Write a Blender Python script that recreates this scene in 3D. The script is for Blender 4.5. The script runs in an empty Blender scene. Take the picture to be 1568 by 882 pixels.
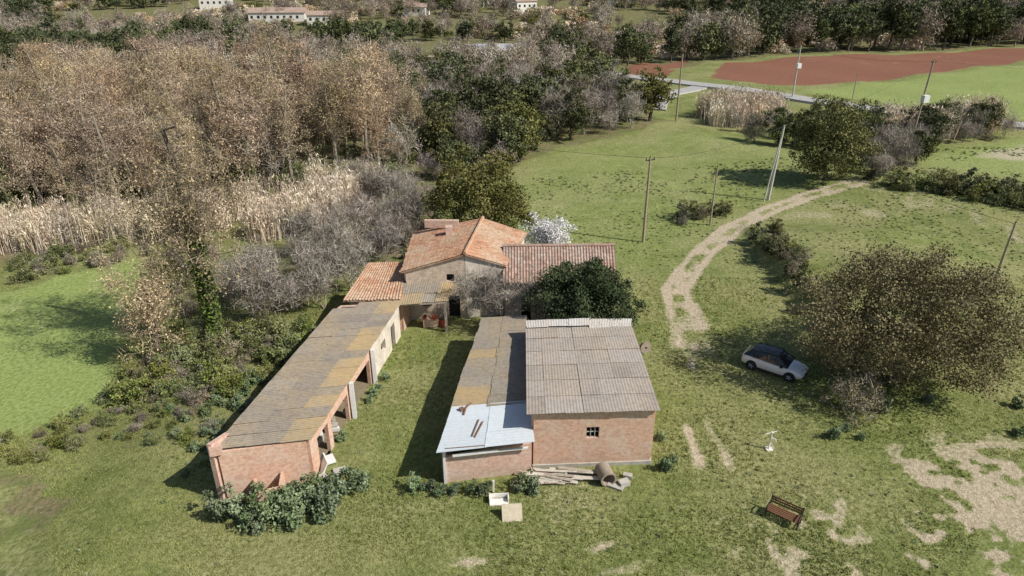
import bpy, math, random
import numpy as np
from mathutils import Vector, Matrix
random.seed(7); RNG=np.random.default_rng(7)
scene=bpy.context.scene
# ------------------------------------------------------------ helpers
def S(t):
    t=np.clip(t,0,1); return t*t*(3-2*t)
def vnoise(x,y,s,seed=0):
    x=np.asarray(x,float)/s+seed*17.3; y=np.asarray(y,float)/s+seed*9.1
    xi=np.floor(x).astype(np.int64); yi=np.floor(y).astype(np.int64)
    fx=x-xi; fy=y-yi; fx=fx*fx*(3-2*fx); fy=fy*fy*(3-2*fy)
    def h(a,b):
        n=(a*374761393+b*668265263+seed*1442695)&0x7fffffff
        n=((n^(n>>13))*1274126177)&0x7fffffff
        return ((n^(n>>16))&0xffff)/65535.0
    return (h(xi,yi)*(1-fx)+h(xi+1,yi)*fx)*(1-fy)+(h(xi,yi+1)*(1-fx)+h(xi+1,yi+1)*fx)*fy
def inpoly(x,y,poly):
    x=np.asarray(x,float);y=np.asarray(y,float); r=np.zeros(x.shape,bool); n=len(poly)
    for i in range(n):
        x1,y1=poly[i];x2,y2=poly[(i+1)%n]
        if y1==y2: continue
        c=((y1>y)!=(y2>y))&(x<(x2-x1)*(y-y1)/(y2-y1)+x1)
        r^=c
    return r
def dline(x,y,pl,closed=False):
    x=np.asarray(x,float);y=np.asarray(y,float); d=np.full(x.shape,1e9); n=len(pl)
    for i in range(n if closed else n-1):
        x1,y1=pl[i][:2];x2,y2=pl[(i+1)%n][:2]
        L=(x2-x1)**2+(y2-y1)**2+1e-9
        t=np.clip(((x-x1)*(x2-x1)+(y-y1)*(y2-y1))/L,0,1)
        d=np.minimum(d,np.hypot(x-x1-t*(x2-x1),y-y1-t*(y2-y1)))
    return d
def pmask(x,y,poly,soft):
    d=dline(x,y,poly,True); s=np.where(inpoly(x,y,poly),d,-d)
    return S(s/(2*soft)+.5)
def gz(x,y):
    x=np.asarray(x,float);y=np.asarray(y,float)
    far=S((np.hypot(x,y-38)-28)/40)
    z=far*(.5*np.sin(x*.07+1)*np.sin(y*.06)+.25*np.sin(x*.19+y*.13))
    z=z+.08*(vnoise(x,y,2.2,3)-.5)*(1-inpoly(x,y,[(-17,28),(9,28),(9,58),(-17,58)]))
    z=z+1.3*S((x-23.6-.04*(y-50))/2.0)*S((y-45)/5)*S((73-y)/8)*S((50-x)/14)
    z=z-.9*S((-19.5-x)/7)*S((120-y)/40)
    d=np.maximum(0,y-290); z=z+.075*d*d/(d+60)
    z=z+S((y-330)/300)*22*(vnoise(x,y,230,5)-.35)
    return z
def gzf(x,y): return float(gz(np.array([x]),np.array([y]))[0])

# ------------------------------------------------------------ materials
def newmat(name):
    m=bpy.data.materials.new(name); m.use_nodes=True; nt=m.node_tree
    for n in list(nt.nodes): nt.nodes.remove(n)
    return m,nt
class NB:
    def __init__(s,nt): s.nt=nt
    def n(s,t,**k):
        nd=s.nt.nodes.new(t)
        for a,b in k.items():
            if a=='i':
                for kk,v in b.items():
                    if isinstance(v,bpy.types.NodeSocket): s.nt.links.new(v,nd.inputs[kk])
                    else: nd.inputs[kk].default_value=v
            else: setattr(nd,a,b)
        return nd
    def noise(s,vec,scale,detail=4,rough=.55):
        return s.n('ShaderNodeTexNoise',i={'Vector':vec,'Scale':scale,'Detail':detail,'Roughness':rough}).outputs['Fac']
    def mix(s,f,a,b,mode='MIX'):
        nd=s.n('ShaderNodeMix',data_type='RGBA',blend_type=mode)
        for k,v in ((0,f),(6,a),(7,b)):
            if isinstance(v,bpy.types.NodeSocket): s.nt.links.new(v,nd.inputs[k])
            else: nd.inputs[k].default_value=(tuple(v)+(1,))[:4] if isinstance(v,(tuple,list)) else v
        return nd.outputs[2]
    def rng(s,v,a,b,c=0,d=1):
        return s.n('ShaderNodeMapRange',i={0:v,1:a,2:b,3:c,4:d}).outputs[0]
    def math(s,op,a,b=0.):
        return s.n('ShaderNodeMath',operation=op,i={0:a,1:b}).outputs[0]
    def attr(s,name): return s.n('ShaderNodeAttribute',attribute_name=name).outputs['Fac']
    def pos(s): return s.n('ShaderNodeNewGeometry').outputs['Position']
    def out(s,col,rough=.8,bump=None,bd=.02,spec=.3,metal=0.):
        p=s.n('ShaderNodeBsdfPrincipled')
        for k,v in (('Base Color',col),('Roughness',rough),('Specular IOR Level',spec),('Metallic',metal)):
            if isinstance(v,bpy.types.NodeSocket): s.nt.links.new(v,p.inputs[k])
            else: p.inputs[k].default_value=(tuple(v)+(1,))[:4] if isinstance(v,(tuple,list)) else v
        if bump is not None:
            b=s.n('ShaderNodeBump',i={'Height':bump,'Distance':bd,'Strength':1.}); s.nt.links.new(b.outputs[0],p.inputs['Normal'])
        o=s.n('ShaderNodeOutputMaterial'); s.nt.links.new(p.outputs[0],o.inputs[0]); return p
def simple(name,col,rough=.7,var=.25,scale=6,spec=.3,metal=0.,bump=0.):
    m,nt=newmat(name); b=NB(nt); nz=b.noise(b.pos(),scale,4,.65)
    c2=tuple(v*(1-var) for v in col); c3=tuple(min(1,v*(1+var*.6)) for v in col)
    c=b.mix(b.rng(nz,.3,.7),c2,c3)
    b.out(c,rough,nz if bump else None,bump,spec,metal); return m
def foliage(name,c1,c2,c3,rv=.3):
    m,nt=newmat(name); b=NB(nt); t=b.attr('tone')
    r=b.n('ShaderNodeObjectInfo').outputs['Random']
    c=b.mix(b.rng(t,.0,.5),c1,c2); c=b.mix(b.rng(t,.5,1.),c,c3)
    hs=b.n('ShaderNodeHueSaturation',i={'Color':c,'Value':b.rng(r,0,1,1-rv,1+rv),'Hue':b.rng(b.math('FRACT',b.math('MULTIPLY',r,7.3)),0,1,.485,.515),'Saturation':b.rng(b.math('FRACT',b.math('MULTIPLY',r,13.7)),0,1,.8,1.1)}).outputs[0]
    d=b.n('ShaderNodeBsdfDiffuse',i={'Color':hs})
    o=b.n('ShaderNodeOutputMaterial'); nt.links.new(d.outputs[0],o.inputs[0]); return m

M={}
M['oak']=foliage('leaves_evergreen',(.035,.045,.02),(.095,.11,.048),(.20,.205,.10),.35)
M['doak']=foliage('leaves_dark_oak',(.02,.033,.014),(.05,.073,.032),(.11,.14,.07),.1)
M['olive']=foliage('leaves_olive',(.05,.055,.018),(.12,.125,.04),(.24,.225,.085))
M['brownoak']=foliage('leaves_olive_brown',(.075,.068,.035),(.185,.16,.09),(.34,.285,.18))
M['tan']=foliage('leaves_tan',(.20,.145,.08),(.44,.325,.195),(.68,.52,.34),.3)
M['twig']=foliage('twigs_grey',(.15,.125,.10),(.34,.295,.245),(.54,.48,.41))
M['twigb']=foliage('twigs_brown',(.14,.105,.07),(.34,.265,.18),(.55,.44,.32))
M['bush']=foliage('leaves_bramble',(.055,.07,.018),(.16,.185,.05),(.33,.335,.115))
M['mallow']=foliage('leaves_mallow',(.06,.085,.04),(.16,.21,.10),(.31,.38,.22))
M['reed']=foliage('reeds_dry',(.34,.27,.18),(.66,.55,.41),(.85,.74,.58))
M['blossom']=foliage('blossom_white',(.6,.58,.57),(.82,.81,.80),(.9,.89,.89),.05)
M['pine']=foliage('leaves_pine',(.03,.042,.022),(.08,.095,.045),(.17,.18,.085))
M['ivy']=foliage('leaves_ivy',(.05,.07,.015),(.13,.18,.035),(.25,.30,.08))
M['grassb']=foliage('grass_blades',(.13,.155,.04),(.265,.285,.10),(.47,.44,.22),.0)
M['bark']=simple('bark',(.15,.12,.09),.9,.5,5)
M['barkl']=simple('bark_pale',(.36,.31,.24),.9,.4,5)

# ------------------------------------------------------------ mesh builder
class MB:
    def __init__(s): s.v=[];s.f=[];s.m=[];s.t=[];s.n=0
    def add(s,v,f,mat=0,tone=.5):
        v=np.asarray(v,float).reshape(-1,3); s.v.append(v)
        t=np.full(len(v),tone) if np.isscalar(tone) else np.asarray(tone,float); s.t.append(t)
        f=np.asarray(f)+s.n; s.f.append(f); s.m.append(np.full(len(f),mat)); s.n+=len(v)
    def tube(s,pts,rad,sides=5,mat=0,tone=.5,cap=True):
        pts=np.asarray(pts,float);n=len(pts); rad=np.broadcast_to(rad,(n,))
        tg=np.gradient(pts,axis=0); tg/=np.linalg.norm(tg,axis=1)[:,None]+1e-9
        ref=np.array([0,0,1.]) if abs(tg[0][2])<.9 else np.array([1.,0,0])
        a=np.cross(tg,ref); a/=np.linalg.norm(a,axis=1)[:,None]+1e-9; b=np.cross(tg,a)
        th=np.arange(sides)*2*np.pi/sides
        V=pts[:,None]+rad[:,None,None]*(np.cos(th)[None,:,None]*a[:,None]+np.sin(th)[None,:,None]*b[:,None])
        i=np.arange(n-1)[:,None]*sides; j=np.arange(sides)[None]; k=(j+1)%sides
        F=np.stack([i+j,i+k,i+sides+k,i+sides+j],-1).reshape(-1,4)
        s.add(V.reshape(-1,3),F,mat,tone)
        if cap:
            for e in (0,n-1):
                ring=V[e]; c=pts[e]; VV=np.vstack([ring,c]); 
                s.add(VV,np.stack([np.arange(sides),(np.arange(sides)+1)%sides,np.full(sides,sides)],-1),mat,tone)
    def box(s,c,size,rot=0,mat=0,tone=.5,M3=None):
        sx,sy,sz=[q/2 for q in size]
        v=np.array([[x,y,z] for z in(-sz,sz) for y in(-sy,sy) for x in(-sx,sx)])
        if M3 is not None: v=v@np.array(M3).T
        co,si=math.cos(rot),math.sin(rot); v=v@np.array([[co,si,0],[-si,co,0],[0,0,1]])
        s.add(v+np.array(c),[[0,2,3,1],[4,5,7,6],[0,1,5,4],[2,6,7,3],[0,4,6,2],[1,3,7,5]],mat,tone)
    def leaves(s,c,size,mat=0,tone=.5,aspect=.6,up=0.):
        c=np.asarray(c,float);n=len(c)
        a=RNG.normal(size=(n,3)); a[:,2]+=up; a/=np.linalg.norm(a,axis=1)[:,None]
        b=np.cross(a,RNG.normal(size=(n,3))); b/=np.linalg.norm(b,axis=1)[:,None]+1e-9
        sz=(np.broadcast_to(size,(n,))*RNG.uniform(.6,1.4,n))[:,None]*.5
        V=np.stack([c-a*sz,c+b*sz*aspect,c+a*sz,c-b*sz*aspect],1).reshape(-1,3)
        F=np.arange(4*n).reshape(-1,4); s.add(V,F,mat,np.repeat(np.broadcast_to(tone,(n,)),4))
    def spikes(s,base,dirs,w,mat=0,tone=.5):
        base=np.asarray(base,float);n=len(base)
        b=np.cross(dirs,RNG.normal(size=(n,3))); b/=np.linalg.norm(b,axis=1)[:,None]+1e-9
        w=np.broadcast_to(w,(n,))[:,None]*.5
        V=np.stack([base-b*w,base+b*w,base+dirs],1).reshape(-1,3)
        s.add(V,np.arange(3*n).reshape(-1,3),mat,np.repeat(np.broadcast_to(tone,(n,)),3))
    def mesh(s,name,mats,uv=False,smooth=False):
        me=bpy.data.meshes.new(name); V=np.vstack(s.v)
        me.vertices.add(len(V)); me.vertices.foreach_set('co',V.ravel())
        li=[];ls=[];mi=[];st=0
        for f,m in zip(s.f,s.m):
            k=f.shape[1]; li.append(f.ravel()); ls.append(st+np.arange(len(f))*k); st+=f.size; mi.append(m)
        li=np.concatenate(li);ls=np.concatenate(ls);mi=np.concatenate(mi)
        me.loops.add(len(li)); me.loops.foreach_set('vertex_index',li.astype(np.int32))
        me.polygons.add(len(ls)); me.polygons.foreach_set('loop_start',ls.astype(np.int32))
        me.polygons.foreach_set('material_index',mi.astype(np.int32))
        me.update(calc_edges=True); me.validate()
        me.polygons.foreach_set('use_smooth',np.full(len(me.polygons),bool(smooth)))
        a=me.attributes.new('tone','FLOAT','POINT'); a.data.foreach_set('value',np.concatenate(s.t).astype(np.float32))
        for m in mats: me.materials.append(m)
        if uv: auto_uv(me)
        return me
    def obj(s,name,mats,parent=None,uv=False,smooth=False,link=True,loc=None):
        me=s.mesh(name,mats,uv,smooth); o=bpy.data.objects.new(name,me)
        if link: scene.collection.objects.link(o)
        if parent: o.parent=parent
        if loc is not None: o.location=loc
        return o
def auto_uv(me):
    uvl=me.uv_layers.new(name='UVMap'); n=len(me.loops)
    vi=np.empty(n,np.int32); me.loops.foreach_get('vertex_index',vi)
    co=np.empty(len(me.vertices)*3); me.vertices.foreach_get('co',co); co=co.reshape(-1,3)
    uv=np.zeros((n,2))
    for p in me.polygons:
        nn=p.normal; r=slice(p.loop_start,p.loop_start+p.loop_total); P=co[vi[r]]
        if abs(nn.z)>.7: uv[r]=P[:,:2]
        else:
            t=np.array([-nn.y,nn.x,0]); t/=np.linalg.norm(t)+1e-9
            uv[r,0]=P@t; uv[r,1]=P[:,2]
    uvl.data.foreach_set('uv',uv.ravel())
def empty(name,loc=(0,0,0),rot=0):
    e=bpy.data.objects.new(name,None); scene.collection.objects.link(e); e.location=loc; e.rotation_euler=(0,0,rot); return e

# ------------------------------------------------------------ ground
TRACK=[(45,86.5),(43.8,85.7),(36.9,82.4),(30.7,77.3),(24.1,70.6),(20.1,64.8),(17.2,59.8),(14.6,54.7),(14.2,50.3),(13.6,46.9),(12.0,42.1),(11.8,37.2),(11.6,33.8),(11.7,30.8),(10.7,28.0),(8.2,26.1),(5.6,24.7),(2.4,23.8),(-2.6,23.2),(-10,22)]
TRACK2=[(44,86.5),(49.1,79.8),(51.8,73.8),(54,64),(58,50)]
LFIELD=[(-110,45),(-46,56.5),(-42.7,60),(-37.1,63.5),(-34,58.5),(-31.5,52),(-31.0,47.0),(-27.8,39.8),(-29.6,36.3),(-33,34),(-110,33)]
ROAD=[(20,200),(32.5,184.4),(43.9,171.4),(55.1,161.8),(63.2,151.5),(71.4,141.6),(77.4,132.8),(83.8,126.8),(92,119),(110,105),(150,88)]
ROAD2=[(47,170),(36,158),(31,148),(29,140)]
RED=[(50,178),(63,213),(97,228),(181,255),(200,250),(146,211),(84,176),(62,168)]
RED2=[(28,185),(40,182),(47,200),(55,222),(45,225),(34,205)]
GF1=[(66,160),(84,173),(146,207),(230,240),(260,180),(140,120),(96,124),(80,143)]
GF2=[(58,98),(70,106),(84,114),(110,104),(90,84),(68,90)]
MEADOW=[(-1,62),(-2,88),(7.6,103.9),(22,115),(36,117),(46,110),(46,92),(36,86),(25,76),(18,66),(13,60)]
PINKFAR=[(-30,215),(-5,205),(28,200),(30,215),(0,228),(-30,235)]
WOODP=[(-130,60),(-49,63),(-39,67.5),(-30,78),(-21,76),(-14,62),(-9.5,59),(-9,66),(-8,72),(-9,90),(-1,94),(7,107),(22,119),(28,128),(27,160),(22,196),(48,200),(60,218),(96,232),(190,262),(400,330),(900,420),(900,1600),(-900,1600),(-900,120)]
UNDER=[(-30,34),(-26,32),(-17,33),(-14,45),(-12,50),(-12,62),(-22,76),(-30,78),(-39,66),(-37,62),(-32,50),(-28,40)]
def axis(parts):
    r=[]
    for a,b,st in parts: r.append(np.arange(a,b,st))
    return np.concatenate(r)
gx=np.concatenate([-np.geomspace(1400,135,26),axis([(-130,-50,1.2),(-50,46,.28),(46,190,1.1)]),np.geomspace(191,1400,26)])
gy=np.concatenate([np.linspace(-250,10,14),axis([(14,20,.6),(20,72,.28),(72,130,.7),(130,260,1.3)]),np.geomspace(262,1700,60)])
X,Y=np.meshgrid(gx,gy); Z=gz(X,Y)
Xf,Yf=X.ravel(),Y.ravel(); Zf=Z.ravel()
def masks(x,y):
    n1=vnoise(x,y,1.3,11)-.5; n2=vnoise(x,y,4.,12)-.5
    wx=x+1.2*n1+1.5*n2; wy=y+1.2*(vnoise(x,y,1.4,14)-.5)
    dt=dline(x+.6*n2+.25*n1,y+.3*n1,TRACK); upper=S((y-46)/6)
    rut=np.exp(-((dt-.8)/.42)**2)*(.35+.75*vnoise(x,y,1.3,15))
    wide=np.maximum(S((1.6-dt)/1.1)*(.5+1.1*n1),np.exp(-((dt-.85)/.45)**2)*.95*(.6+.7*vnoise(x,y,1.5,27)))
    tr=np.maximum(rut*(1-upper)*(.35+.55*S((vnoise(x,y,3.5,16)-.3)/.3)),wide*upper)
    wy2=(dline(x,y,[(14.5,52),(14.3,48),(13.5,44.5)])); tr=np.maximum(tr,S((2.4-wy2)/1.8)*(.5+1.*n1))
    d2=dline(x,y,TRACK2); tr=np.maximum(tr,.5*np.exp(-((d2-.8)/.5)**2))
    fine=vnoise(x,y,1.1,17)*.5+vnoise(x,y,.5,18)*.5
    bare=pmask(wx,wy,[(16,22),(18,25),(20,28),(23,33),(30,34),(40,30),(40,20)],3.)*S((fine+.35*n2-.46)/.2)*.85
    bare=np.maximum(bare,.45*pmask(wx,wy,[(28,74),(38,80),(46,84),(50,78),(46,70),(36,72)],3)*S((vnoise(x,y,3,20)-.5)/.2))
    bare=np.maximum(bare,.6*pmask(wx,wy,[(1,21),(9,24),(13,28),(19,31),(19,21)],2)*S((fine-.58)/.12))
    bare=np.maximum(bare,.35*S((vnoise(x,y,6,22)*.45+fine*.55-.66)/.1))
    red=np.maximum(pmask(wx,wy,RED,1.5),pmask(wx,wy,RED2,1.5)*S((vnoise(x,y,9,23)-.35)/.2))
    wood=np.maximum(pmask(wx,wy,WOODP,2),pmask(wx,wy,UNDER,1.5)*.42)
    wood=np.maximum(wood,.62*pmask(wx,wy,[(-40,27),(-33,32),(-27,31.5),(-23.5,29),(-24,26.8),(-29,25)],1.2)*S((vnoise(x,y,1.2,19)-.1)/.4))
    wood*=1-pmask(wx,wy,LFIELD,1)
    lush=np.maximum.reduce([pmask(wx,wy,LFIELD,1),pmask(wx,wy,GF1,2)*.8,pmask(wx,wy,GF2,2)*.7,pmask(wx,wy,MEADOW,4)*.3])
    beige=np.maximum(pmask(wx,wy,PINKFAR,4),pmask(wx,wy,[(68,100),(74,106),(84,111),(100,102),(84,94)],2.5)*.6)
    return dict(track=tr,bare=bare,red=red,wood=wood,lush=lush,beige=beige)
mk=masks(Xf,Yf)
nx,ny=len(gx),len(gy)
me=bpy.data.meshes.new('ground'); me.vertices.add(nx*ny); me.vertices.foreach_set('co',np.stack([Xf,Yf,Zf],1).ravel())
i,j=np.meshgrid(np.arange(nx-1),np.arange(ny-1)); q=(j*nx+i).ravel(); F=np.stack([q,q+1,q+nx+1,q+nx],1)
me.loops.add(F.size); me.loops.foreach_set('vertex_index',F.ravel().astype(np.int32)); me.polygons.add(len(F)); me.polygons.foreach_set('loop_start',(np.arange(len(F))*4).astype(np.int32))
me.update(calc_edges=True); me.polygons.foreach_set('use_smooth',np.ones(len(F),bool))
for k,v in mk.items():
    a=me.attributes.new(k,'FLOAT','POINT'); a.data.foreach_set('value',v.astype(np.float32))
gm,nt=newmat('ground_grass_earth'); b=NB(nt); P=b.pos()
n_big=b.noise(P,.10,2,.5); n_mid=b.noise(P,.55,4,.65); n_fin=b.noise(P,3.2,4,.72); n_vf=b.noise(P,16,2,.7)
col=b.mix(b.rng(n_mid,.35,.65),(.175,.21,.062),(.31,.325,.125))
col=b.mix(b.rng(n_big,.42,.62,0,.75),col,(.37,.35,.17))
col=b.mix(b.rng(n_fin,.36,.58,.75,0),col,(.105,.13,.035))
lushc=b.mix(b.rng(n_fin,.35,.6),(.20,.265,.07),(.345,.41,.145))
col=b.mix(b.math('MULTIPLY',b.attr('lush'),.9),col,lushc)
def mk_f(att,am=.7,nz=None):
    return b.rng(b.math('ADD',b.attr(att),b.math('MULTIPLY',b.math('SUBTRACT',nz or n_fin,.5),am)),.3,.7)
litter=b.mix(b.rng(n_fin,.3,.7),(.12,.10,.045),(.33,.26,.165))
litter=b.mix(b.rng(n_mid,.42,.58),litter,(.14,.17,.055))
col=b.mix(mk_f('wood',.6),col,litter)
col=b.mix(mk_f('beige',.6),col,b.mix(n_fin,(.46,.40,.29),(.56,.49,.37)))
wv=b.n('ShaderNodeTexWave',bands_direction='DIAGONAL',i={'Vector':P,'Scale':.35,'Distortion':1.5}).outputs['Fac']
redc=b.mix(b.rng(n_fin,.3,.7),(.20,.088,.055),(.35,.17,.115)); redc=b.mix(b.math('MULTIPLY',wv,.45),redc,(.16,.075,.05))
col=b.mix(mk_f('red',.3),col,redc)
soil=b.mix(b.rng(n_fin,.3,.7),(.42,.33,.235),(.70,.585,.46)); soil=b.mix(b.rng(n_vf,.35,.6,.5,0),soil,(.30,.26,.15))
mxn=b.math('ADD',b.math('MULTIPLY',n_fin,.6),b.math('MULTIPLY',n_vf,.4))
col=b.mix(b.math('MULTIPLY',mk_f('bare',1.4,mxn),.82),col,soil); col=b.mix(b.math('MULTIPLY',mk_f('track',1.4,mxn),.92),col,soil)
col=b.mix(1.0,col,b.mix(n_vf,(.5,.5,.5),(1.4,1.4,1.4)),'MULTIPLY')
b.out(col,.95,n_fin,.12,.1)
me.materials.append(gm); go=bpy.data.objects.new('ground',me); scene.collection.objects.link(go)

# roads (asphalt ribbons a little above ground)
masph=simple('asphalt_pale',(.40,.39,.37),.9,.15,1.5)
def ribbon(name,pl,w,mat,dz=.12):
    pts=[]
    for k in range(len(pl)-1):
        for t in np.linspace(0,1,12,endpoint=False): pts.append((pl[k][0]*(1-t)+pl[k+1][0]*t,pl[k][1]*(1-t)+pl[k+1][1]*t))
    pts=np.array(pts+[pl[-1]]); 
    for _ in range(12): pts[1:-1]=(pts[:-2]+2*pts[1:-1]+pts[2:])/4
    tg=np.gradient(pts,axis=0); tg/=np.linalg.norm(tg,axis=1)[:,None]; nn=np.stack([-tg[:,1],tg[:,0]],1)
    c=gz(pts[:,0],pts[:,1]); V=[]
    for o,dd in ((-w/2-.3,-.5),(-w/2,dz),(w/2,dz),(w/2+.3,-.5)):
        p=pts+nn*o; V.append(np.stack([p[:,0],p[:,1],c+dd],1))
    V=np.stack(V,1); n=len(pts); m=MB(); ii=np.arange(n-1)[:,None]*4+np.arange(3)[None]
    m.add(V.reshape(-1,3),np.stack([ii,ii+1,ii+5,ii+4],-1).reshape(-1,4)); return m.obj(name,[mat])
ribbon('road',ROAD,5.2,masph,.25); ribbon('road',ROAD2,4,masph,.22)

# ------------------------------------------------------------ plants generators
def crown_pts(n,R,cz,noise=.3,shell=2.2):
    d=RNG.normal(size=(n,3)); d/=np.linalg.norm(d,axis=1)[:,None]
    r=RNG.uniform(0,1,n)**(1/shell)
    ph=RNG.uniform(0,6.28,3)
    mod=1+noise*(np.sin(3*np.arctan2(d[:,1],d[:,0])+ph[0])*.5+np.sin(5*d[:,2]+ph[1])*.4+np.sin(7*d[:,0]+4*d[:,1]+ph[2])*.5)
    p=d*(r*mod)[:,None]*np.array(R); p[:,2]+=cz; return p
def skeleton(m,clumps,H,r0,mat=0,base=(0,0,0),trunk_top=.5,lean=(0,0),every=1,forks=1):
    base=np.array(base,float); nodes=[];rads=[]
    for k in range(forks):
        off=RNG.normal(size=2)*(.12*H if forks>1 else .02*H)
        t=np.linspace(0,1,9)[:,None]; top=base+np.array([lean[0]+off[0],lean[1]+off[1],H*trunk_top])
        p=base*(1-t)+top*t; p[1:,:2]+=np.cumsum(RNG.normal(size=(8,2))*.012*H,0)
        rr=r0/math.sqrt(forks)*np.linspace(1.15,.35,9); m.tube(p,rr,6,mat,.4); nodes+=list(p[2:]); rads+=list(rr[2:])
    order=np.argsort(np.linalg.norm(clumps-base-np.array([0,0,H*trunk_top]),axis=1))
    for k in order[::every]:
        c=clumps[k]; N=np.array(nodes); dd=np.linalg.norm(N-c,axis=1)+np.maximum(0,N[:,2]-c[2])*2
        q=int(np.argmin(dd)); a=N[q]; L=np.linalg.norm(c-a)
        if L<.05: continue
        t=np.linspace(0,1,4)[:,None]; p=a*(1-t)+c*t; p[1:3]+=RNG.normal(size=(2,3))*L*.09; p[1:3,2]+=L*.06
        ra=max(.012,min(rads[q]*.7,.03+.02*L)); rr=np.linspace(ra,ra*.5,4); m.tube(p,rr,4,mat,.4,False)
        nodes+=list(p[1:]); rads+=list(rr[1:])
def leafy(m,clumps,per,cr,size,mat,flat=.75):
    n=len(clumps); ct=RNG.uniform(0,1,n)
    c=np.repeat(clumps,per,0); o=RNG.normal(size=(n*per,3)); o/=np.linalg.norm(o,axis=1)[:,None]+1e-9
    o*=(RNG.uniform(0,1,n*per)**.45)[:,None]*np.repeat(RNG.uniform(.6,1.3,n),per)[:,None]*cr; oz=o[:,2].copy()/cr; o[:,2]*=flat
    tone=np.clip(np.repeat(ct,per)*.45+RNG.uniform(0,1,n*per)*.35+.15+.15*oz,0,1)
    m.leaves(c+o,size,mat,tone)
def twigs(m,clumps,per,L,w,mat,up=.8):
    n=len(clumps)*per; c=np.repeat(clumps,per,0)+RNG.normal(size=(n,3))*L*.25
    d=RNG.normal(size=(n,3)); d[:,2]+=up; d/=np.linalg.norm(d,axis=1)[:,None]; d*=(L*RNG.uniform(.5,1.2,n))[:,None]
    m.spikes(c,d,w,mat,RNG.uniform(0,1,n))
def tree_evergreen(name,H,R,ncl,per,cr,leaf,mats,cz=None,trunk=.4,noise=.3,r0=.25,link=False,forks=1,shell=2.4,every=1):
    m=MB(); cz=cz or H-R[2]; cl=crown_pts(ncl,R,cz,noise,shell); cl[:,2]=np.maximum(cl[:,2],.35)
    skeleton(m,cl,H,r0,0,trunk_top=trunk,forks=forks,every=every); leafy(m,cl,per,cr,leaf,1)
    return m.obj(name,mats,link=link)
def tree_bare(name,H,R,ncl,per,L,w,leafn,leaf,mats,cz,r0=.2,trunk=.75,link=False,forks=1,ivy=0,noise=.35,lean=(0,0),lr=1.0):
    m=MB(); cl=crown_pts(ncl,R,cz,noise,1.8); cl[:,0]+=lean[0]*.9; cl[:,1]+=lean[1]*.9; cl[:,2]=np.maximum(cl[:,2],.4)
    skeleton(m,cl,H,r0,0,trunk_top=trunk,forks=forks,lean=lean); twigs(m,cl,per,L,w,1)
    if leafn: leafy(m,cl,leafn,L*lr,leaf,2)
    if ivy:
        z=RNG.uniform(.3,H*.5,ivy); a=RNG.uniform(0,6.28,ivy); r=.35+.35*RNG.uniform(0,1,ivy)
        m.leaves(np.stack([np.cos(a)*r+lean[0]*z/H,np.sin(a)*r+lean[1]*z/H,z],1),.3,3,RNG.uniform(0,1,ivy))
    return m.obj(name,mats,link=link)
def bushm(name,R,ncl,per,cr,leaf,mat,tw=0,noise=.35):
    m=MB(); cl=crown_pts(ncl,R,R[2]*.45,noise,1.6); cl[:,2]=np.abs(cl[:,2])+.08
    skeleton(m,cl,R[2],.04,0,trunk_top=.4,every=3); leafy(m,cl,per,cr,leaf,1)
    if tw: twigs(m,cl,tw,cr*1.3,.03,2,.5)
    return m.obj(name,[M['bark'],M[mat],M['twig']],link=False)
def reedm(name,n,rad,h,mat='reed'):
    m=MB(); p=RNG.normal(size=(n,3))*rad*.5; p[:,2]=0
    d=RNG.normal(size=(n,3))*.13; d[:,2]=1; d*=(h*RNG.uniform(.6,1.1,n))[:,None]
    m.spikes(p,d,.09,0,RNG.uniform(0,1,n)); q=p+d*RNG.uniform(.4,1,n)[:,None]
    m.leaves(np.repeat(q,3,0)+RNG.normal(size=(3*n,3))*.15,.45,0,RNG.uniform(0,1,3*n),.2,1.5); return m.obj(name,[M[mat]],link=False)
SRC={}
SRC['poplar']=[tree_bare('src_poplar_%d'%k,15,(2.4+.4*k,2.4+.4*k,5.6),75,18,1.3,.06,32,.21,[M['barkl'],M['twigb'],M['tan'],M['ivy']],9.4,.26,.88,ivy=(1100 if k==2 else 0)) for k in range(4)]
SRC['grey']=[tree_bare('src_grey_%d'%k,6,(2.4,2.4,2.3),80,22,.95,.05,0 if k<2 else 6,.15,[M['barkl'],M['twig'],M['brownoak'],M['ivy']],3.4,.12,.5,forks=3) for k in range(3)]
SRC['oak']=[tree_evergreen('src_oak_%d'%k,8,(3.4,3.4,3.4),90,56,.85,.33,[M['bark'],M['oak']],4.5,.5) for k in range(3)]
SRC['olive']=[tree_evergreen('src_olive_%d'%k,7,(2.8,2.8,3),80,50,.8,.31,[M['bark'],M['olive']],3.8,.5) for k in range(2)]
SRC['fpine']=[tree_evergreen('src_fpine_%d'%k,10,(3.6,3.6,3.2),60,24,1.15,.65,[M['bark'],M['pine']],6.2,.6) for k in range(3)]
SRC['foak']=[tree_evergreen('src_foak_%d'%k,8,(3.8,3.8,3.6),60,24,1.15,.65,[M['bark'],M['oak']],4.2,.5) for k in range(2)]
SRC['fbare']=[tree_bare('src_fbare_%d'%k,9,(3.4,3.4,3.8),70,9,1.5,.13,12,.4,[M['barkl'],M['twig'],M['twigb'],M['ivy']],5,.2,.7) for k in range(3)]
SRC['fscrub']=[bushm('src_fscrub_%d'%k,(3.2,3.2,2.4),36,24,.9,.5,['brownoak','reed','olive','tan'][k]) for k in range(4)]
SRC['bush']=[bushm('src_bush_%d'%k,(1.3,1.3,1.2),40,50,.38,.15,'bush',4) for k in range(3)]
SRC['dbush']=[bushm('src_dbush_%d'%k,(1.2,1.2,1.3),40,50,.38,.16,['oak','olive'][k],4) for k in range(2)]
SRC['bbush']=[bushm('src_bbush_%d'%k,(1.2,1.2,.9),36,30,.36,.12,'brownoak',14) for k in range(2)]
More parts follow.
